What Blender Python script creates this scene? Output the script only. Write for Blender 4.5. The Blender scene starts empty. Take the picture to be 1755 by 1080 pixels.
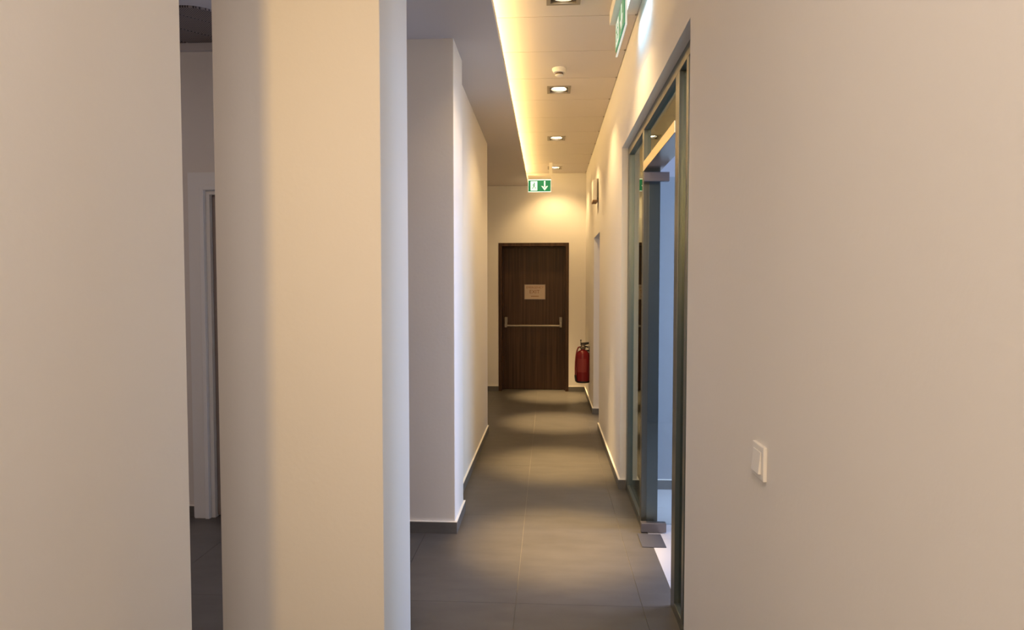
import bpy, bmesh, math, random
from mathutils import Vector, Matrix
random.seed(4)
S = bpy.context.scene
COL = S.collection

# ------------------------------------------------------------ camera
F_PX, CX, CY = 1100.0, 877.5, 540.0
YAW = math.atan(62.5 / F_PX)
PIT = math.atan(45 / math.hypot(F_PX, 62.5))
fw = Vector((-math.sin(YAW) * math.cos(PIT), math.cos(YAW) * math.cos(PIT), -math.sin(PIT)))
rt = Vector((math.cos(YAW), math.sin(YAW), 0))
up = rt.cross(fw)
cd = bpy.data.cameras.new('camera')
cd.sensor_width = 36
cd.lens = 36 * F_PX / 1755
cd.clip_start = 0.02
cam = bpy.data.objects.new('camera', cd)
COL.objects.link(cam)
cam.matrix_world = Matrix(((rt.x, up.x, -fw.x, 0), (rt.y, up.y, -fw.y, 0), (rt.z, up.z, -fw.z, 1.45), (0, 0, 0, 1)))
S.camera = cam

# ------------------------------------------------------------ world, exposure
S.view_settings.view_transform = 'Standard'
S.view_settings.look = 'None'
S.view_settings.gamma = 1
S.view_settings.use_curve_mapping = False
S.view_settings.exposure = 0.0
W = bpy.data.worlds.new('sky')
S.world = W
W.use_nodes = True
bg = W.node_tree.nodes['Background']
bg.inputs[0].default_value = (0.42, 0.60, 1.0, 1)
bg.inputs[1].default_value = 1.4


def area(name, loc, target, sx, sy, power, color, spread=180, upv=(0, 0, 1)):
    d = bpy.data.lights.new(name, 'AREA')
    d.shape = 'RECTANGLE'
    d.size, d.size_y = sx, sy
    d.energy = power
    d.color = color
    d.spread = math.radians(spread)
    o = bpy.data.objects.new(name, d)
    COL.objects.link(o)
    o.location = loc
    z = -(Vector(target) - Vector(loc)).normalized()
    x = Vector(upv).cross(z).normalized()
    y = z.cross(x)
    o.rotation_euler = Matrix((x, y, z)).transposed().to_euler()
    return o


def spot(name, loc, power, color, deg, blend, r=0.035):
    d = bpy.data.lights.new(name, 'SPOT')
    d.energy = power
    d.color = color
    d.spot_size = math.radians(deg)
    d.spot_blend = blend
    d.shadow_soft_size = r
    o = bpy.data.objects.new(name, d)
    COL.objects.link(o)
    o.location = loc
    return o


WARM = (1.0, 0.68, 0.31)
CEIL = 3.06
SOF = 2.89
# daylight through the windows of the side rooms
area('window_daylight', (2.72, 3.6, 1.55), (0, 3.0, 1.3), 1.5, 2.2, 140, (0.57, 0.67, 1.0))
area('side_daylight', (2.55, 7.0, 1.5), (0, 7.1, 1.2), 1.6, 2.0, 3, (0.72, 0.80, 1.0))
# lobby behind the camera: unseen fill lights added, neutral overhead near, warm farther back
area('lobby_fill', (-0.25, -0.55, 2.95), (-0.2, -0.3, 0), 0.6, 1.5, 33, (1.0, 0.91, 0.87), upv=(0, 1, 0))
area('lobby_warm_fill', (-0.64, -2.7, 2.5), (-0.85, 2.1, 2.2), 0.4, 0.8, 16, (1.0, 0.62, 0.19), 80)
area('left_room_fill', (-2.6, 1.2, 2.8), (-2.6, 2.2, 0), 0.6, 0.6, 13, (1.0, 0.73, 0.56), upv=(0, 1, 0))  # added fill, brightens the closed left room, no fitting there
LAMPS = [3.62, 5.275, 6.955, 8.635]
LX = 0.08
for y in LAMPS:
    spot('downlight_beam', (LX, y, CEIL - 0.012), 980, WARM, 26, 1.0, 0.05)
    spot('downlight_spill', (LX, y, CEIL - 0.012), 44, WARM, 120, 0.6)
# warm strip laid in the cove on top of the dropped ceiling
area('cove_light', (-0.375, 5.85, 2.95), (-0.345, 5.85, 3.06), 0.02, 6.3, 29, (1.0, 0.65, 0.23), upv=(0, 1, 0))
area('cove_light_wide', (-0.43, 5.85, 2.99), (0.3, 5.85, 3.05), 6.3, 0.02, 8, (1.0, 0.66, 0.25))


# ------------------------------------------------------------ materials
def mat(name, col, rough=0.6, metal=0.0, emit=None, es=0, spec=0.5, noise=None, bump=None):
    m = bpy.data.materials.new(name)
    m.use_nodes = True
    nt = m.node_tree
    b = nt.nodes['Principled BSDF']
    b.inputs['Base Color'].default_value = (*col, 1)
    b.inputs['Roughness'].default_value = rough
    b.inputs['Metallic'].default_value = metal
    b.inputs['Specular IOR Level'].default_value = spec
    if emit:
        b.inputs['Emission Color'].default_value = (*emit, 1)
        b.inputs['Emission Strength'].default_value = es
    tc = None
    if noise or bump:
        tc = nt.nodes.new('ShaderNodeTexCoord')
    if noise:      # (scale xyz, amount, detail)
        mp = nt.nodes.new('ShaderNodeMapping')
        mp.inputs['Scale'].default_value = noise[0]
        nt.links.new(tc.outputs['Object'], mp.inputs[0])
        n = nt.nodes.new('ShaderNodeTexNoise')
        n.inputs['Scale'].default_value = 1
        n.inputs['Detail'].default_value = noise[2]
        nt.links.new(mp.outputs[0], n.inputs['Vector'])
        r = nt.nodes.new('ShaderNodeValToRGB')
        a = noise[1]
        r.color_ramp.elements[0].position = 0.3
        r.color_ramp.elements[1].position = 0.7
        r.color_ramp.elements[0].color = (*[c * (1 - a) for c in col], 1)
        r.color_ramp.elements[1].color = (*[min(1, c * (1 + a)) for c in col], 1)
        nt.links.new(n.outputs['Fac'], r.inputs[0])
        nt.links.new(r.outputs[0], b.inputs['Base Color'])
    if bump:       # (scale, strength, distance)
        n2 = nt.nodes.new('ShaderNodeTexNoise')
        n2.inputs['Scale'].default_value = bump[0]
        n2.inputs['Detail'].default_value = 3
        nt.links.new(tc.outputs['Object'], n2.inputs['Vector'])
        bp = nt.nodes.new('ShaderNodeBump')
        bp.inputs['Strength'].default_value = bump[1]
        bp.inputs['Distance'].default_value = bump[2]
        nt.links.new(n2.outputs['Fac'], bp.inputs['Height'])
        nt.links.new(bp.outputs[0], b.inputs['Normal'])
    return m


def glass_mat(name, tint, refl=1.5, rough=0.0):
    m = bpy.data.materials.new(name)
    m.use_nodes = True
    nt = m.node_tree
    nt.nodes.clear()
    out = nt.nodes.new('ShaderNodeOutputMaterial')
    mx = nt.nodes.new('ShaderNodeMixShader')
    tr = nt.nodes.new('ShaderNodeBsdfTransparent')
    tr.inputs[0].default_value = (*tint, 1)
    gl = nt.nodes.new('ShaderNodeBsdfGlossy')
    gl.inputs['Roughness'].default_value = rough
    gl.inputs['Color'].default_value = (0.9, 0.97, 0.93, 1)
    fr = nt.nodes.new('ShaderNodeFresnel')
    fr.inputs[0].default_value = refl
    nt.links.new(fr.outputs[0], mx.inputs[0])
    nt.links.new(tr.outputs[0], mx.inputs[1])
    nt.links.new(gl.outputs[0], mx.inputs[2])
    nt.links.new(mx.outputs[0], out.inputs[0])
    return m


M = {}
M['paint'] = mat('wall_paint', (0.80, 0.765, 0.72), 0.75, spec=0.25, bump=(55, 0.12, 0.004), noise=((1.3, 1.3, 1.3), 0.012, 2))
M['soffit'] = mat('ceiling_paint', (0.60, 0.56, 0.55), 0.8, spec=0.2)
M['white'] = mat('white_paint', (0.86, 0.86, 0.85), 0.7, spec=0.3)
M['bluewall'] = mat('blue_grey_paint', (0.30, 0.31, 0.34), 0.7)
M['panel'] = mat('ceiling_panel_enamel', (0.66, 0.60, 0.55), 0.5, spec=0.4)
M['gap'] = mat('ceiling_void', (0.10, 0.085, 0.07), 0.9)
M['tile'] = mat('grey_porcelain', (0.103, 0.094, 0.086), 0.42, spec=0.35, noise=((5, 14, 5), 0.10, 6), bump=(30, 0.06, 0.002))
M['grout'] = mat('pale_grout', (0.26, 0.235, 0.205), 0.8)
M['base'] = mat('skirting_grey', (0.135, 0.128, 0.12), 0.45, noise=((9, 9, 30), 0.08, 4))
M['edge'] = mat('edge_highlight', (0.92, 0.88, 0.80), 0.5)  # pale colour stands in for downlight catching the skirting tops
M['whitetile'] = mat('white_tile', (0.58, 0.56, 0.56), 0.3)
M['alu'] = mat('brushed_aluminium', (0.15, 0.16, 0.145), 0.32, metal=0.7)
M['steel'] = mat('satin_steel', (0.22, 0.20, 0.20), 0.35, metal=0.6)
M['warmrefl'] = mat('aluminium_warm_reflection', (0.72, 0.64, 0.50), 0.22, metal=1.0)  # gold tint puts reflected warm light into the transom colour
M['barsteel'] = mat('bar_steel', (0.27, 0.24, 0.21), 0.45, metal=0.5)
M['darkplate'] = mat('dark_cover_plate', (0.085, 0.085, 0.10), 0.5, metal=0.2)
M['glass'] = glass_mat('clear_glass', (0.80, 0.88, 0.85), 1.5)
M['doorglass'] = glass_mat('door_glass', (0.84, 0.88, 0.88), 1.45)
M['acrylic'] = glass_mat('acrylic', (0.86, 0.95, 0.92), 1.4)
M['lamp'] = mat('lamp_glow', (1, 1, 1), 0.5, emit=(1.0, 0.90, 0.74), es=9)
M['refl'] = mat('lamp_reflector', (0.75, 0.72, 0.66), 0.25, metal=0.7)
M['trim'] = mat('lamp_trim', (0.33, 0.29, 0.24), 0.45, metal=0.3)
M['led'] = mat('led_strip_glow', (1, 0.9, 0.7), 0.5, emit=(1.0, 0.75, 0.35), es=4)
M['plastic'] = mat('white_plastic', (0.82, 0.79, 0.74), 0.4)
M['plasticdk'] = mat('vent_slots', (0.10, 0.06, 0.04), 0.6)
M['brownedge'] = mat('brown_lip', (0.26, 0.15, 0.07), 0.6)
M['green'] = mat('sign_green', (0.0, 0.25, 0.10), 0.4, emit=(0.0, 0.26, 0.11), es=0.5)
M['signwhite'] = mat('sign_white', (0.9, 1, 0.93), 0.4, emit=(0.86, 1.0, 0.88), es=1.0)
M['greenpale'] = mat('sign_green_unlit', (0.10, 0.36, 0.24), 0.35, emit=(0.10, 0.35, 0.22), es=0.25)
M['signedge'] = mat('acrylic_edge', (0.70, 0.80, 0.80), 0.3, emit=(0.75, 0.9, 0.95), es=0.45)
M['greendk'] = mat('sign_dark_green', (0.0, 0.06, 0.03), 0.4)
M['red'] = mat('extinguisher_red', (0.20, 0.003, 0.008), 0.3)
M['black'] = mat('black_rubber', (0.012, 0.010, 0.010), 0.45)
M['label'] = mat('extinguisher_label', (0.27, 0.03, 0.03), 0.5)
M['brass'] = mat('valve_metal', (0.20, 0.16, 0.12), 0.4, metal=0.8)
M['paper'] = mat('notice_paper', (0.48, 0.38, 0.31), 0.6)
M['ink'] = mat('notice_ink', (0.22, 0.10, 0.05), 0.7)
M['dimdoor'] = mat('brown_grey_door', (0.30, 0.25, 0.23), 0.6)


def wood():
    m = bpy.data.materials.new('dark_wenge')
    m.use_nodes = True
    nt = m.node_tree
    b = nt.nodes['Principled BSDF']
    tc = nt.nodes.new('ShaderNodeTexCoord')
    mp = nt.nodes.new('ShaderNodeMapping')
    mp.inputs['Scale'].default_value = (42, 42, 0.9)
    nt.links.new(tc.outputs['Object'], mp.inputs[0])
    n = nt.nodes.new('ShaderNodeTexNoise')
    n.inputs['Scale'].default_value = 1.0
    n.inputs['Detail'].default_value = 5
    nt.links.new(mp.outputs[0], n.inputs['Vector'])
    r = nt.nodes.new('ShaderNodeValToRGB')
    r.color_ramp.elements[0].position = 0.33
    r.color_ramp.elements[1].position = 0.68
    r.color_ramp.elements[0].color = (0.030, 0.012, 0.005, 1)
    r.color_ramp.elements[1].color = (0.080, 0.038, 0.018, 1)
    nt.links.new(n.outputs['Fac'], r.inputs[0])
    nt.links.new(r.outputs[0], b.inputs['Base Color'])
    b.inputs['Roughness'].default_value = 0.45
    b.inputs['Specular IOR Level'].default_value = 0.3
    return m


M['wood'] = wood()


def perforated():
    m = bpy.data.materials.new('perforated_metal')
    m.use_nodes = True
    nt = m.node_tree
    b = nt.nodes['Principled BSDF']
    tc = nt.nodes.new('ShaderNodeTexCoord')
    mp = nt.nodes.new('ShaderNodeMapping')
    mp.inputs['Scale'].default_value = (75, 75, 0)
    nt.links.new(tc.outputs['Object'], mp.inputs[0])
    v = nt.nodes.new('ShaderNodeTexVoronoi')
    v.inputs['Randomness'].default_value = 0.0
    v.inputs['Scale'].default_value = 1.0
    nt.links.new(mp.outputs[0], v.inputs['Vector'])
    r = nt.nodes.new('ShaderNodeValToRGB')
    r.color_ramp.elements[0].position = 0.30
    r.color_ramp.elements[1].position = 0.42
    r.color_ramp.elements[0].color = (0.035, 0.025, 0.022, 1)
    r.color_ramp.elements[1].color = (0.27, 0.22, 0.20, 1)
    nt.links.new(v.outputs['Distance'], r.inputs[0])
    nt.links.new(r.outputs[0], b.inputs['Base Color'])
    b.inputs['Roughness'].default_value = 0.6
    return m


M['perf'] = perforated()

# ------------------------------------------------------------ mesh helpers
ORG = {}     # object -> world position of its local frame


def add_box(bm, x0, x1, y0, y1, z0, z1):
    vs = [bm.verts.new(p) for p in ((x0, y0, z0), (x1, y0, z0), (x1, y1, z0), (x0, y1, z0),
                                    (x0, y0, z1), (x1, y0, z1), (x1, y1, z1), (x0, y1, z1))]
    for q in ((3, 2, 1, 0), (4, 5, 6, 7), (0, 1, 5, 4), (1, 2, 6, 5), (2, 3, 7, 6), (3, 0, 4, 7)):
        bm.faces.new([vs[i] for i in q])


def add_lathe(bm, prof, c, n=24, axis='z'):
    rings = []
    for r, h in prof:
        ring = []
        for i in range(n):
            a = 2 * math.pi * i / n
            p = (r * math.cos(a), r * math.sin(a), h)
            if axis == 'x':
                p = (h, r * math.cos(a), r * math.sin(a))
            if axis == 'y':
                p = (r * math.cos(a), h, r * math.sin(a))
            ring.append(bm.verts.new((c[0] + p[0], c[1] + p[1], c[2] + p[2])))
        rings.append(ring)
    for a, b in zip(rings, rings[1:]):
        for i in range(n):
            bm.faces.new((a[i], a[(i + 1) % n], b[(i + 1) % n], b[i]))
    bm.faces.new(rings[0][::-1])
    bm.faces.new(rings[-1])


def add_prism(bm, pts, lo, hi, axis):
    """polygon pts (2D) extruded lo..hi along axis; 'y': pts are (x,z); 'x': (y,z); 'z': (x,y)"""
    def mk(p, h):
        return {'y': (p[0], h, p[1]), 'x': (h, p[0], p[1]), 'z': (p[0], p[1], h)}[axis]
    a = [bm.verts.new(mk(p, lo)) for p in pts]
    b = [bm.verts.new(mk(p, hi)) for p in pts]
    n = len(pts)
    bm.faces.new(a)
    bm.faces.new(b[::-1])
    for i in range(n):
        bm.faces.new((a[i], a[(i + 1) % n], b[(i + 1) % n], b[i]))


def add_tube(bm, pts, r, n=10):
    pts = [Vector(p) for p in pts]
    rings = []
    for i, p in enumerate(pts):
        d = (pts[min(i + 1, len(pts) - 1)] - pts[max(i - 1, 0)]).normalized()
        ref = Vector((0, 0, 1)) if abs(d.z) < 0.9 else Vector((0, 1, 0))
        u = d.cross(ref).normalized()
        v = d.cross(u)
        rings.append([bm.verts.new(p + u * r * math.cos(2 * math.pi * k / n) + v * r * math.sin(2 * math.pi * k / n)) for k in range(n)])
    for a, b in zip(rings, rings[1:]):
        for k in range(n):
            bm.faces.new((a[k], a[(k + 1) % n], b[(k + 1) % n], b[k]))
    bm.faces.new(rings[0][::-1])
    bm.faces.new(rings[-1])


def obj(name, bm, m, parent=None, bevel=0, smooth=False, origin=None):
    bmesh.ops.recalc_face_normals(bm, faces=bm.faces)
    if bevel:
        bmesh.ops.bevel(bm, geom=list(bm.edges), offset=bevel, segments=2, profile=0.6, affect='EDGES')
    if parent is not None:
        o0 = ORG[parent]
    else:
        if origin is None:
            xs = [v.co.x for v in bm.verts]; ys = [v.co.y for v in bm.verts]; zs = [v.co.z for v in bm.verts]
            origin = ((min(xs) + max(xs)) / 2, (min(ys) + max(ys)) / 2, min(zs))
        o0 = Vector(origin)
    bmesh.ops.translate(bm, verts=bm.verts, vec=-o0)
    me = bpy.data.meshes.new(name)
    bm.to_mesh(me)
    bm.free()
    me.materials.append(M[m] if isinstance(m, str) else m)
    if smooth:
        for p in me.polygons:
            p.use_smooth = True
        me.set_sharp_from_angle(angle=math.radians(35))
    o = bpy.data.objects.new(name, me)
    COL.objects.link(o)
    if parent is not None:
        o.parent = parent
    else:
        o.location = o0
    ORG[o] = Vector(o0)
    return o


def box(name, b, m, parent=None, bevel=0, **k):
    bm = bmesh.new()
    for bb in (b if isinstance(b[0], (tuple, list)) else [b]):
        add_box(bm, *bb)
    return obj(name, bm, m, parent, bevel, **k)


def struct(name, b, m, bevel=0, label=None):
    o = box(name, b, m, None, bevel)
    o['kind'] = 'structure'
    if label:
        o['label'] = label
    return o


def thing(name, loc, label, cat, group=None, kind=None):
    o = bpy.data.objects.new(name, None)
    o.empty_display_size = 0.05
    COL.objects.link(o)
    o.location = loc
    ORG[o] = Vector(loc)
    if label:
        o['label'] = label
    if cat:
        o['category'] = cat
    if group:
        o['group'] = group
    if kind:
        o['kind'] = kind
    return o


def tag(o, label, cat, group=None):
    o['label'] = label
    o['category'] = cat
    if group:
        o['group'] = group
    return o


def text_part(name, body, size, loc, rot, m, parent, align='CENTER', sx=1.0):
    cu = bpy.data.curves.new(name, 'FONT')
    cu.body = body
    cu.size = size
    cu.extrude = 0.0004
    cu.align_x = align
    cu.align_y = 'CENTER'
    t = bpy.data.objects.new(name, cu)
    COL.objects.link(t)
    bpy.context.view_layer.update()
    me = bpy.data.meshes.new_from_object(t.evaluated_get(bpy.context.evaluated_depsgraph_get()))
    COL.objects.unlink(t)
    bpy.data.objects.remove(t)
    me.transform(Matrix.Translation(Vector(loc) - ORG[parent]) @ rot.to_4x4() @ Matrix.Diagonal((sx, 1, 1, 1)))
    me.materials.clear()
    me.materials.append(M[m])
    o = bpy.data.objects.new(name, me)
    COL.objects.link(o)
    o.parent = parent
    ORG[o] = ORG[parent]
    return o


# ------------------------------------------------------------ setting: walls
XR, T = 0.52, 0.12
TOP = 3.20
XRo = XR + T
struct('wall_right', [
    (XR, XRo, -3.0, 2.44, 0, TOP),
    (XR, XRo, 2.44, 4.64, 2.45, TOP),
    (XR, XRo, 4.64, 6.60, 0, TOP),
    (XR, XRo, 6.60, 7.42, 2.03, TOP),
    (XR, XRo, 7.42, 9.05, 0, TOP)], 'paint')
struct('wall_left', (-1.02, -0.90, -3.0, 1.545, 0, TOP), 'paint', bevel=0.002)
struct('wall_column', (-1.115, -0.552, 2.10, 2.51, 0, TOP), 'paint', bevel=0.004)
struct('wall_pilaster', (-1.30, -0.55, 3.73, 4.10, 0, TOP), 'paint', bevel=0.004)
struct('wall_corridor_left', [(-0.74, -0.612, 4.10, 6.42, 0, TOP), (-1.30, -0.74, 6.30, 6.42, 0, TOP)], 'paint')
struct('wall_recess', (-1.42, -1.30, 6.30, 9.05, 0, TOP), 'paint')
DX0, DX1, DZ = -0.705, 0.285, 2.095
struct('wall_end', [(-1.42, DX0, 9.05, 9.40, 0, TOP), (DX1, XRo, 9.05, 9.40, 0, TOP), (DX0, DX1, 9.05, 9.40, DZ, TOP)], 'paint')
struct('wall_behind', (-3.9, XRo, -3.12, -3.0, 0, TOP), 'paint')
# the dim room on the left, its far wall with a doorway
LDX = -2.13      # inner edge of the door casing
struct('wall_far_left', [(-3.9, LDX, 3.92, 4.04, 0, TOP), (LDX, -1.30, 3.92, 4.04, 2.06, TOP), (LDX + 0.88, -1.10, 3.92, 4.04, 0, TOP)], 'paint')
struct('wall_outer_left', (-4.02, -3.9, -3.0, 4.04, 0, TOP), 'paint')
# bright side room behind the glass
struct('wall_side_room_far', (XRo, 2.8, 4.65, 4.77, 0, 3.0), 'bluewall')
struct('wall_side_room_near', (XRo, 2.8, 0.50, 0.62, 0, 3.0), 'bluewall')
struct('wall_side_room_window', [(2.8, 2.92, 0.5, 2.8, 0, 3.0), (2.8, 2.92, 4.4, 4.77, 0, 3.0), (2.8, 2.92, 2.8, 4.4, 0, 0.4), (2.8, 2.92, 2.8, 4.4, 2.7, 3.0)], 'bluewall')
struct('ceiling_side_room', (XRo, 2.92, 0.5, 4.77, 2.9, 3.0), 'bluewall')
struct('wall_back_room', [(XRo, 2.7, 5.9, 6.0, 0, 3.0), (XRo, 2.7, 8.2, 8.3, 0, 3.0), (2.6, 2.7, 6.0, 6.2, 0, 3), (2.6, 2.7, 7.9, 8.2, 0, 3), (2.6, 2.7, 6.2, 7.9, 0, .5), (2.6, 2.7, 6.2, 7.9, 2.5, 3)], 'white')
struct('ceiling_back_room', (XRo, 2.7, 5.9, 8.3, 2.85, 2.95), 'white')
# window frames of the side room
wf = struct('window_1', [(2.84, 2.9, 2.8, 2.86, .4, 2.7), (2.84, 2.9, 4.34, 4.4, .4, 2.7), (2.84, 2.9, 2.8, 4.4, .4, .46), (2.84, 2.9, 2.8, 4.4, 2.64, 2.7)], 'alu')
wf2 = struct('window_2', [(2.62, 2.68, 6.2, 6.26, .5, 2.5), (2.62, 2.68, 7.84, 7.9, .5, 2.5), (2.62, 2.68, 6.2, 7.9, .5, .56), (2.62, 2.68, 6.2, 7.9, 2.44, 2.5)], 'alu')

# roof and ceilings
struct('ceiling_void', (-4.0, XRo + .1, -3.1, 9.4, TOP, TOP + 0.1), 'gap')
struct('ceiling_soffit', [(-1.30, -0.288, 2.30, 9.05, SOF, SOF + 0.045), (-0.50, -0.46, 2.30, 9.05, SOF + .03, TOP)], 'soffit')
struct('ceiling_lobby', (-0.9, XR, -3.0, 1.545, CEIL, CEIL + .05), 'soffit')
struct('ceiling_lobby_front', (-1.30, XR, 1.545, 2.30, CEIL, CEIL + .05), 'soffit')
struct('ceiling_left_room', (-3.9, -1.30, -3.0, 3.92, 2.97, 3.02), 'soffit')
struct('trim_1', (-3.9, -1.30, 3.89, 3.92, 2.915, 2.97), 'soffit', bevel=0.004)

# corridor ceiling: enamelled panels, each one a piece
cp = struct('ceiling', (-0.46, XR, 2.30, 9.05, 3.12, 3.14), 'gap')
J = [2.315, 2.755, 3.315] + [3.875 + 0.56 * k for k in range(10)] + [9.045]
x0, x1 = -0.455, 0.516
for a, b in zip(J, J[1:]):
    a2, b2 = a + 0.003, b - 0.003
    lamp = [y for y in LAMPS if a < y < b]
    z0, z1 = CEIL, CEIL + 0.02
    if lamp:
        y, h = lamp[0], 0.085
        box('ceiling_panel', [(x0, LX - h, a2, b2, z0, z1), (LX + h, x1, a2, b2, z0, z1), (LX - h, LX + h, a2, y - h, z0, z1), (LX - h, LX + h, y + h, b2, z0, z1)], 'panel', cp)
    else:
        box('ceiling_panel', (x0, x1, a2, b2, z0, z1), 'panel', cp)
    box('panel_clip', (x1 - 0.012, x1 + 0.002, b - 0.008, b + 0.008, z0 - 0.003, z0 + 0.008), 'trim', cp)

# floor: grey tiles over pale grout
fl = struct('floor', (-3.9, 0.592, -3.0, 9.40, -0.06, -0.004), 'grout')
XT = [-3.9, -3.60, -3.025, -2.45, -1.875, -1.30, -0.725, -0.147, 0.431, 0.592]
YT = [-3.0, -1.70, -0.55, 0.60, 1.75, 2.90, 4.05, 5.20, 6.35, 7.50, 8.65, 9.40]
g = 0.0011
for i, (a, b) in enumerate(zip(XT, XT[1:])):
    for c, d in zip(YT, YT[1:]):
        if b <= -1.31 and c > 4.04:
            continue
        box('floor_tile', (a + g, b - g, c + g * .5, d - g * .5, -0.012, 0), 'tile', fl)
fs = struct('floor.001', (0.592, 2.92, 0.5, 4.77, -0.06, -0.004), 'grout')
for i in range(4):
    for j in range(8):
        a, c = 0.592 + i * 0.59, 0.5 + j * 0.535
        box('floor_tile', (a + .001, min(a + .589, 2.92), c + .001, c + .534, -0.012, 0), 'whitetile', fs)
struct('floor.002', (0.592, 2.7, 5.9, 8.3, -0.06, 0), 'tile')
struct('ground', (2.92, 60, -40, 60, -0.5, -0.3), 'grout')


# baseboards
def baseboard(name, b, side):
    x0, x1, y0, y1 = b
    o = struct(name, (x0, x1, y0, y1, 0, 0.068), 'base')
    box('painted_highlight', (x0 - .001, x1 + .001, y0 - .001, y1 + .001, 0.068, 0.072), 'edge', o)  # bright strip painted as the light caught along the skirting top
    return o


bt = 0.012
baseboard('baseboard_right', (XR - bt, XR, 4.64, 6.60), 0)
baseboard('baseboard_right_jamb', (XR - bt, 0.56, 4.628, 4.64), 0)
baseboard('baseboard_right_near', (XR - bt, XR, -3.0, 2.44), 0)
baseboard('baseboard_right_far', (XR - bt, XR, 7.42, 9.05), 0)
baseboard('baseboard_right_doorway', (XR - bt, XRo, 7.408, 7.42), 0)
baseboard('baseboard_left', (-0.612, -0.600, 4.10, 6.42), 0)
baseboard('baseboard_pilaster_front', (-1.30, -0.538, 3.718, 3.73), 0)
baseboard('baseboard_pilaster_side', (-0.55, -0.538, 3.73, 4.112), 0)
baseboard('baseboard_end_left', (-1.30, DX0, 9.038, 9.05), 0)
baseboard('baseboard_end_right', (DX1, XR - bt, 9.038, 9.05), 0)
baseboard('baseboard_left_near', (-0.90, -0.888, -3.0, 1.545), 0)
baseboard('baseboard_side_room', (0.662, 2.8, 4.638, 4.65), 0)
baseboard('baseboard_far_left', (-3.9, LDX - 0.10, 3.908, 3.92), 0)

# ------------------------------------------------------------ left room: door frame and perforated ceiling
dl = thing('door_2', (LDX, 3.92, 0), None, None, kind='structure')
cw = 0.10
box('casing', [(LDX - cw, LDX, 3.885, 3.92, 0, 2.06 + cw), (LDX, LDX + 0.98, 3.885, 3.92, 2.06, 2.06 + cw)], 'white', dl)
box('casing_bead', [(LDX - 0.025, LDX, 3.872, 3.885, 0, 2.085), (LDX, LDX + 0.9, 3.872, 3.885, 2.06, 2.085)], 'white', dl, bevel=0.003)
box('casing_rim', [(LDX - cw - 0.012, LDX - cw, 3.90, 3.92, 0, 2.072 + cw), (LDX - cw, LDX + 0.98, 3.90, 3.92, 2.06 + cw, 2.072 + cw)], 'white', dl)
box('jamb', [(LDX, LDX + 0.025, 3.90, 4.04, 0, 2.06), (LDX + .025, LDX + 0.88, 3.90, 4.04, 2.035, 2.06)], 'white', dl)
lf = box('door_leaf', (LDX + 0.027, LDX + 0.878, 3.93, 3.97, 0.008, 2.033), 'dimdoor', dl)
box('hinge', (LDX + 0.085, LDX + 0.105, 3.92, 3.931, 1.76, 1.85), 'black', dl)


def clip(poly, nx, ny, d, keep_less):
    out = []
    s = 1 if keep_less else -1
    for i in range(len(poly)):
        p, q = poly[i], poly[(i + 1) % len(poly)]
        fp, fq = s * (p[0] * nx + p[1] * ny - d), s * (q[0] * nx + q[1] * ny - d)
        if fp <= 0:
            out.append(p)
        if fp * fq < 0:
            t = fp / (fp - fq)
            out.append((p[0] + t * (q[0] - p[0]), p[1] + t * (q[1] - p[1])))
    return out


rr, ax0, ax1, ay0, ay1 = 0.17, -2.75, -1.80, 3.40, 3.885
shape = [(ax0, ay1), (ax0, ay0 + rr)]
for k in range(0, 9):
    a = math.radians(180 + 90 * k / 8)
    shape.append((ax0 + rr + rr * math.cos(a), ay0 + rr + rr * math.sin(a)))
for k in range(0, 9):
    a = math.radians(270 + 90 * k / 8)
    shape.append((ax1 - rr + rr * math.cos(a), ay0 + rr + rr * math.sin(a)))
shape.append((ax1, ay1))
pc = thing('perforated_ceiling_field', (-2.27, 3.64, 2.955), 'dark perforated metal ceiling field with rounded corner, in the dim room on the left', 'ceiling panel')
for k in range(-3, 5):
    lo, hi = 5.52 + 0.29 * k, 5.52 + 0.29 * (k + 1)
    p = clip(clip(shape, -1, 1, lo + 0.008, False), -1, 1, hi - 0.008, True)
    if len(p) > 2:
        bm = bmesh.new()
        add_prism(bm, p, 2.958, 2.97, 'z')
        obj('perforated_panel', bm, 'perf', pc)

# ------------------------------------------------------------ end of corridor: dark door
d1 = thing('door_1', ((DX0 + DX1) / 2, 9.2, 0), None, None, kind='structure')
fwid = 0.045
box('door_frame', [(DX0, DX0 + fwid, 9.045, 9.30, 0, DZ), (DX1 - fwid, DX1, 9.045, 9.30, 0, DZ), (DX0 + fwid, DX1 - fwid, 9.045, 9.30, DZ - fwid, DZ)], 'wood', d1)
box('door_stop', [(DX0 + fwid, DX0 + .062, 9.16, 9.20, 0, DZ - fwid), (DX1 - .062, DX1 - fwid, 9.16, 9.20, 0, DZ - fwid), (DX0 + .062, DX1 - .062, 9.16, 9.20, DZ - .062, DZ - fwid)], 'wood', d1)
box('door_leaf', (DX0 + fwid + .003, DX1 - fwid - .003, 9.20, 9.25, 0.006, DZ - fwid - .003), 'wood', d1)
box('door_backing', (DX0 + .02, DX1 - .02, 9.31, 9.35, 0.0, DZ), 'gap', d1)
pb = thing('panic_bar', (-0.215, 9.198, 0.92), 'grey steel push bar across the dark wooden door', 'door handle')
for x in (-0.605, 0.175):
    box('end_bracket', [(x - .020, x + .020, 9.135, 9.20, 0.965, 1.045), (x - .018, x + .018, 9.10, 9.165, 0.90, 0.97)], 'barsteel', pb, bevel=0.006)
bm = bmesh.new()
add_tube(bm, [(-0.60, 9.115, 0.923), (0.17, 9.115, 0.923)], 0.015, 12)
obj('push_rod', bm, 'barsteel', pb, smooth=True)

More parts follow.
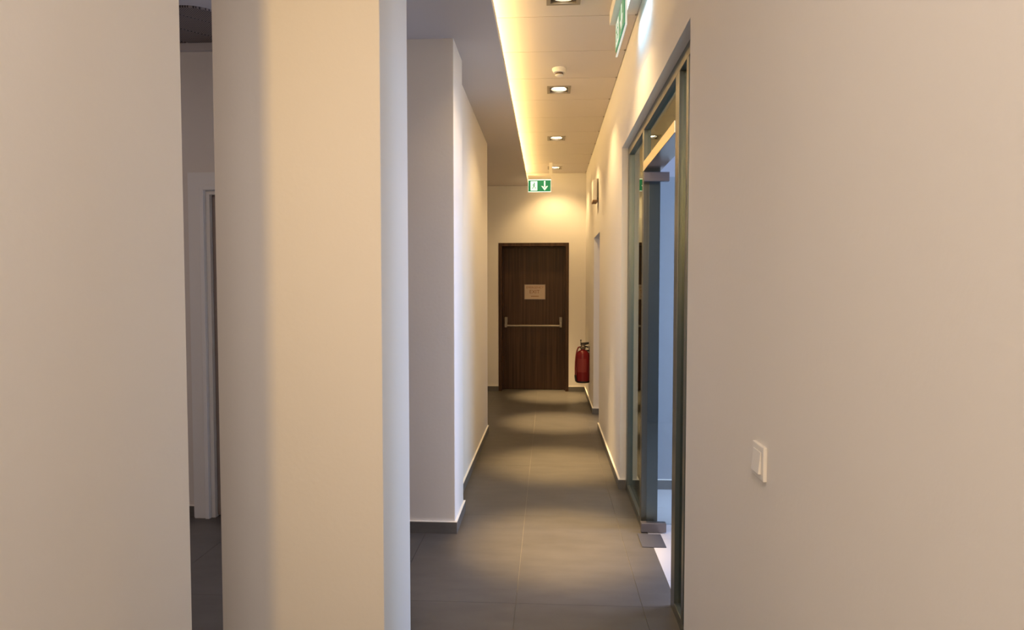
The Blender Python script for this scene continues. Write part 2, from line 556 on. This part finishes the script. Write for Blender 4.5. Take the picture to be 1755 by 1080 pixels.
nt_ = thing('door_notice', (-0.20, 9.198, 1.30), 'small cream paper notice reading EMERGENCY EXIT stuck on the dark door', 'notice')
box('frame', [(-0.345, -0.338, 9.192, 9.20, 1.298, 1.512), (-0.052, -0.045, 9.192, 9.20, 1.298, 1.512), (-0.338, -0.052, 9.192, 9.20, 1.298, 1.305), (-0.338, -0.052, 9.192, 9.20, 1.505, 1.512)], 'dimdoor', nt_)
box('paper', (-0.338, -0.052, 9.194, 9.20, 1.305, 1.505), 'paper', nt_)
RX = Matrix.Rotation(math.radians(90), 3, 'X')
text_part('lettering', 'EMERGENCY', 0.044, (-0.195, 9.1935, 1.468), RX, 'ink', nt_)
text_part('lettering', 'EXIT', 0.072, (-0.20, 9.1935, 1.405), RX, 'ink', nt_)
box('ruled_line', (-0.25, -0.14, 9.1932, 9.194, 1.338, 1.347), 'ink', nt_)

# ------------------------------------------------------------ downlights
words = ['nearest square recessed downlight, its frame cut off by the top of the picture', 'second square recessed downlight, just beyond the smoke detector',
         'third square recessed downlight along the panelled ceiling', 'farthest square recessed downlight, above the green exit sign at the corridor end']
for y, w in zip(LAMPS, words):
    t = thing('downlight', (LX, y, CEIL), w, 'ceiling lamp', 'recessed downlights in the corridor ceiling')
    h = 0.095
    i_ = 0.072
    box('trim_frame', [(LX - h, LX + h, y - h, y - i_, CEIL - .005, CEIL), (LX - h, LX + h, y + i_, y + h, CEIL - .005, CEIL), (LX - h, LX - i_, y - i_, y + i_, CEIL - .005, CEIL), (LX + i_, LX + h, y - i_, y + i_, CEIL - .005, CEIL)], 'trim', t)
    box('housing', [(LX - .084, LX - i_, y - .084, y + .084, CEIL, CEIL + .055), (LX + i_, LX + .084, y - .084, y + .084, CEIL, CEIL + .055), (LX - i_, LX + i_, y - .084, y - i_, CEIL, CEIL + .055), (LX - i_, LX + i_, y + i_, y + .084, CEIL, CEIL + .055), (LX - i_, LX + i_, y - i_, y + i_, CEIL + .043, CEIL + .055)], 'trim', t)
    bm = bmesh.new()
    n = 28
    prof = [(0.063, CEIL + .002), (0.066, CEIL + .002), (0.052, CEIL + .040), (0.048, CEIL + .040)]
    rings = [[bm.verts.new((LX + r * math.cos(2 * math.pi * k / n), y + r * math.sin(2 * math.pi * k / n), z)) for k in range(n)] for r, z in prof]
    for a in range(4):
        A, B = rings[a], rings[(a + 1) % 4]
        for k in range(n):
            bm.faces.new((A[k], A[(k + 1) % n], B[(k + 1) % n], B[k]))
    obj('reflector', bm, 'refl', t, smooth=True)
    bm = bmesh.new()
    add_lathe(bm, [(0.02, CEIL + .004), (0.045, CEIL + .012), (0.056, CEIL + .024), (0.048, CEIL + .038)], (LX, y, 0), 28)
    obj('bulb', bm, 'lamp', t, smooth=True)

# cove strip
ls = thing('cove_strip_lamp', (-0.36, 5.85, SOF + .045), 'warm yellow strip lamp glowing along the edge of the dropped ceiling', 'strip lamp')
box('strip_base', (-0.395, -0.36, 2.7, 9.0, SOF + .045, SOF + .051), 'plastic', ls)
box('strip_diffuser', (-0.390, -0.366, 2.7, 9.0, SOF + .051, SOF + .056), 'led', ls)

# smoke detector
sy = 4.78
t = thing('smoke_detector', (LX, sy, CEIL), 'round white smoke detector on the ceiling between the first two downlights', 'smoke detector')
bm = bmesh.new()
add_lathe(bm, [(0.052, CEIL), (0.052, CEIL - .012), (0.047, CEIL - .020), (0.044, CEIL - 0.030), (0.02, CEIL - .034)], (LX - .005, sy, 0), 28)
obj('base', bm, 'plastic', t, smooth=True)
bm = bmesh.new()
add_lathe(bm, [(0.029, CEIL - .033), (0.029, CEIL - .045)], (LX - .005, sy, 0), 20)
obj('vent_ring', bm, 'plasticdk', t, smooth=True)
bm = bmesh.new()
add_lathe(bm, [(0.030, CEIL - .045), (0.030, CEIL - .050), (0.020, CEIL - .056)], (LX - .005, sy, 0), 20)
obj('cap', bm, 'plastic', t, smooth=True)

# ------------------------------------------------------------ exit signs


def sign_face(t, cx, y, zc, w, h, axis, sgn, gm='green', wm='signwhite'):
    """pictogram on a panel; axis 'y': panel spans x, faces -y; axis 'x': spans y, faces -x"""
    def P(pts, lo, hi, name, m):
        bm = bmesh.new()
        for pp in pts:
            q = [(cx + p[0] * w, zc + p[1] * h) for p in pp]
            add_prism(bm, q, y + sgn * lo, y + sgn * hi, axis)
        return obj(name, bm, m, t)

    def R(a, b, c, d):
        return [(a, c), (b, c), (b, d), (a, d)]
    P([R(-.5, .5, -.5, .5)], 0.0, 0.004, 'green_field', gm)
    P([R(-.40, -.36, -.42, .42), R(-.14, -.10, -.42, .42), R(-.36, -.14, .36, .42), R(-.36, -.14, -.42, -.36)], 0.004, 0.0055, 'doorway_mark', wm)
    P([R(-.36, -.14, -.36, .36)], 0.004, 0.005, 'doorway_fill', wm)
    head = [(-.235 + .026 * math.cos(a * math.pi / 5), .24 + .075 * math.sin(a * math.pi / 5)) for a in range(10)]
    man = [head,
           [(-.265, .15), (-.215, .17), (-.225, -.06), (-.275, -.04)],
           [(-.265, .15), (-.27, .08), (-.335, .02), (-.345, .08)],
           [(-.215, .17), (-.16, .03), (-.145, .08), (-.205, .16)],
           [(-.275, -.04), (-.24, -.06), (-.315, -.30), (-.35, -.28)],
           [(-.25, -.05), (-.22, -.05), (-.17, -.16), (-.19, -.20)],
           [(-.19, -.19), (-.16, -.17), (-.175, -.32), (-.20, -.31)]]
    P(man, 0.005, 0.0065, 'running_figure', gm)
    P([R(.20, .26, -.12, .44)], 0.004, 0.0055, 'arrow_shaft', wm)
    P([[(.23, -.42), (.08, -.02), (.14, -.02), (.23, -.22)], [(.23, -.42), (.23, -.22), (.32, -.02), (.38, -.02)]], 0.004, 0.0055, 'arrow_head', wm)


# far sign, hung across the corridor
ey = 8.30
t = thing('exit_sign', (-0.10, ey, CEIL), 'lit green exit sign with running figure and down arrow hanging at the corridor end', 'exit sign', 'green exit signs')
box('housing', (-0.265, 0.03, ey - .02, ey + .02, 2.85, 2.90), 'plastic', t, bevel=0.004)
box('ceiling_mount', [(0.005, 0.045, ey - .012, ey + .012, 2.90, CEIL)], 'plastic', t)
box('light_panel', (-0.264, 0.029, ey - .006, ey + .006, 2.691, 2.85), 'signwhite', t)
sign_face(t, -0.1175, ey - .006, 2.768, 0.285, 0.14, 'y', -1)
# near sign, parallel to the right wall, seen edge-on
t = thing('exit_sign', (0.41, 3.6, CEIL), 'green exit sign seen edge-on near the right wall, close to the nearest downlight', 'exit sign', 'green exit signs')
box('housing', (0.352, 0.432, 3.34, 3.84, 2.985, CEIL), 'plastic', t, bevel=0.004)
box('acrylic_panel', (0.388, 0.396, 3.36, 3.82, 2.80, 2.985), 'acrylic', t)
box('lit_edge', [(0.3875, 0.3965, 3.355, 3.36, 2.80, 2.985), (0.3875, 0.3965, 3.36, 3.82, 2.796, 2.80)], 'signedge', t)
box('lamp_slot', (0.397, 0.428, 3.38, 3.80, 2.979, 2.9845), 'signwhite', t)
sign_face(t, 3.60, 0.388, 2.895, -0.42, 0.15, 'x', -1, 'greenpale', 'signedge')
area('exit_sign_light', (0.422, 3.59, 2.970), (0.53, 3.59, 2.86), 0.05, 0.42, 0.8, (0.55, 0.74, 1.0), 120, upv=(0, 1, 0))

# ------------------------------------------------------------ glass partition on the right
px0, px1 = 0.562, 0.660
gp = thing('glass_partition', (0.61, 3.54, 0), 'grey aluminium framed glass partition with overlight set in the right wall opening', 'glass partition')


def post(y0, y1, z0=0, z1=2.39):
    return box('post', (px0, px1, y0, y1, z0, z1), 'alu', gp, bevel=0.002)


post(4.57, 4.636)
post(3.87, 3.93)
post(2.845, 2.925)
post(2.66, 2.70)
post(2.444, 2.50)
box('top_rail', (px0, px1, 2.444, 4.636, 2.39, 2.448), 'alu', gp, bevel=0.002)
box('transom', (px0 - .004, px1, 2.925, 3.87, 2.145, 2.20), 'warmrefl', gp, bevel=0.002)
box('bottom_rail', (px0, px1, 3.93, 4.57, 0, 0.05), 'alu', gp, bevel=0.002)
box('bottom_rail', [(px0, px1, 2.70, 2.845, 0, 0.05), (px0, px1, 2.50, 2.66, 0, 0.05)], 'alu', gp, bevel=0.002)
for (a, b, c, d) in ((3.93, 4.57, .05, 2.39), (2.70, 2.845, .05, 2.39), (2.50, 2.66, .05, 2.39), (2.925, 3.87, 2.20, 2.39)):
    box('pane', (0.582, 0.590, a, b, c, d), 'glass', gp)
# open glass door
gd = thing('glass_door', (0.60, 3.80, 0.004), 'frameless glass door with steel corner fittings standing open into the bright side room', 'door')
box('pane', (0.585, 1.42, 3.806, 3.816, 0.05, 2.10), 'doorglass', gd)
box('top_fitting', (0.552, 0.700, 3.795, 3.827, 2.075, 2.128), 'steel', gd, bevel=0.003)
box('bottom_fitting', (0.552, 0.700, 3.790, 3.832, 0.006, 0.060), 'steel', gd, bevel=0.003)
fp = box('floor_closer_plate', (0.528, 0.663, 3.58, 3.775, 0.0, 0.004), 'darkplate', None, bevel=0.001)
tag(fp, 'dark metal cover plate on the floor below the open glass door', 'floor plate')

# ------------------------------------------------------------ fire extinguisher
ex, eyy = 0.437, 8.15
t = thing('fire_extinguisher', (ex, eyy, 0.27), 'red fire extinguisher hanging low on the right wall near the dark door', 'fire extinguisher')
bm = bmesh.new()
add_lathe(bm, [(0.070, .27), (0.082, .278), (0.084, .30), (0.084, .60), (0.078, .635), (0.055, .662), (0.028, .675), (0.026, .69)], (ex, eyy, 0), 32)
obj('cylinder', bm, 'red', t, smooth=True)
bm = bmesh.new()
add_lathe(bm, [(0.080, .262), (0.0855, .268), (0.0855, .285), (0.080, .287)], (ex, eyy, 0), 32)
obj('foot_ring', bm, 'black', t, smooth=True)
bm = bmesh.new()
n = 14
A = []
for k in range(n + 1):
    a = math.radians(200 + 100 * k / n)
    A.append([bm.verts.new((ex + r * math.cos(a), eyy + r * math.sin(a), z)) for r, z in ((.0842, .40), (.0858, .40), (.0858, .57), (.0842, .57))])
for p, q in zip(A, A[1:]):
    for k in range(4):
        bm.faces.new((p[k], p[(k + 1) % 4], q[(k + 1) % 4], q[k]))
bm.faces.new(A[0]); bm.faces.new(A[-1][::-1])
obj('label_sticker', bm, 'label', t, smooth=True)
bm = bmesh.new()
add_lathe(bm, [(0.030, .686), (0.034, .70), (0.034, .722), (0.024, .73), (0.024, .752)], (ex, eyy, 0), 16)
obj('valve', bm, 'brass', t, smooth=True)
bm = bmesh.new()
add_prism(bm, [(ex - .03, .735), (ex + .03, .738), (ex + .075, .752), (ex + .075, .775), (ex + .02, .770), (ex - .03, .765)], eyy - .012, eyy + .012, 'y')
add_prism(bm, [(ex - .01, .715), (ex + .03, .712), (ex + .068, .700), (ex + .072, .718), (ex + .03, .73), (ex - .01, .73)], eyy - .010, eyy + .010, 'y')
obj('squeeze_handle', bm, 'black', t)
bm = bmesh.new()
add_lathe(bm, [(0.017, -.03), (0.020, -.026), (0.020, -.010), (0.012, -.006)], (ex, eyy, .71), 16, 'y')
obj('pressure_gauge', bm, 'plastic', t, smooth=True)
box('safety_pin', [(ex - .03, ex - .022, eyy - .02, eyy + .02, .745, .80), (ex - .034, ex - .018, eyy - .006, eyy + .006, .79, .806)], 'black', t)
hp = [(ex - .018, eyy, .715)]
for k in range(13):
    u = k / 12
    hp.append((ex - .05 - .045 * math.sin(math.pi * min(1, u * 1.15) * .5), eyy - .035 * u, .71 + .02 * math.sin(math.pi * u) - .36 * u ** 1.5))
bm = bmesh.new()
add_tube(bm, hp, 0.009, 10)
obj('hose', bm, 'red', t, smooth=True)
bm = bmesh.new()
e_ = hp[-1]
add_tube(bm, [(e_[0], e_[1], e_[2] + .01), (e_[0] + .005, e_[1], e_[2] - .04), (e_[0] + .01, e_[1], e_[2] - .07)], 0.013, 10)
obj('nozzle', bm, 'black', t, smooth=True)
box('wall_bracket', [(ex - .012, XR + .001, eyy + .0, eyy + .03, .655, .675), (XR - .006, XR, eyy - .03, eyy + .05, .55, .72)], 'black', t)

# ------------------------------------------------------------ wall box above the side doorway
t = thing('wall_box', (0.49, 6.86, 2.37), 'small cream box with a brown lower lip high above the side doorway', 'wall fixture')
box('cover', (0.460, 0.500, 6.76, 6.96, 2.375, 2.585), 'plastic', t, bevel=0.004)
box('lower_lip', (0.458, 0.508, 6.76, 6.96, 2.357, 2.375), 'brownedge', t)
box('back_plate', (0.500, 0.5205, 6.79, 6.93, 2.40, 2.60), 'trim', t)

# ------------------------------------------------------------ light switch
t = thing('light_switch', (XR, 1.585, 1.03), 'white plastic rocker light switch on the near right wall', 'light switch')
box('plate', [(0.511, XR + .0005, 1.543, 1.627, 0.988, 1.072)], 'plastic', t, bevel=0.003)
bm = bmesh.new()
add_prism(bm, [(0.511, 1.003), (0.5035, 1.003), (0.509, 1.057), (0.511, 1.057)], 1.558, 1.612, 'y')
obj('rocker', bm, 'plastic', t, bevel=0.0012)
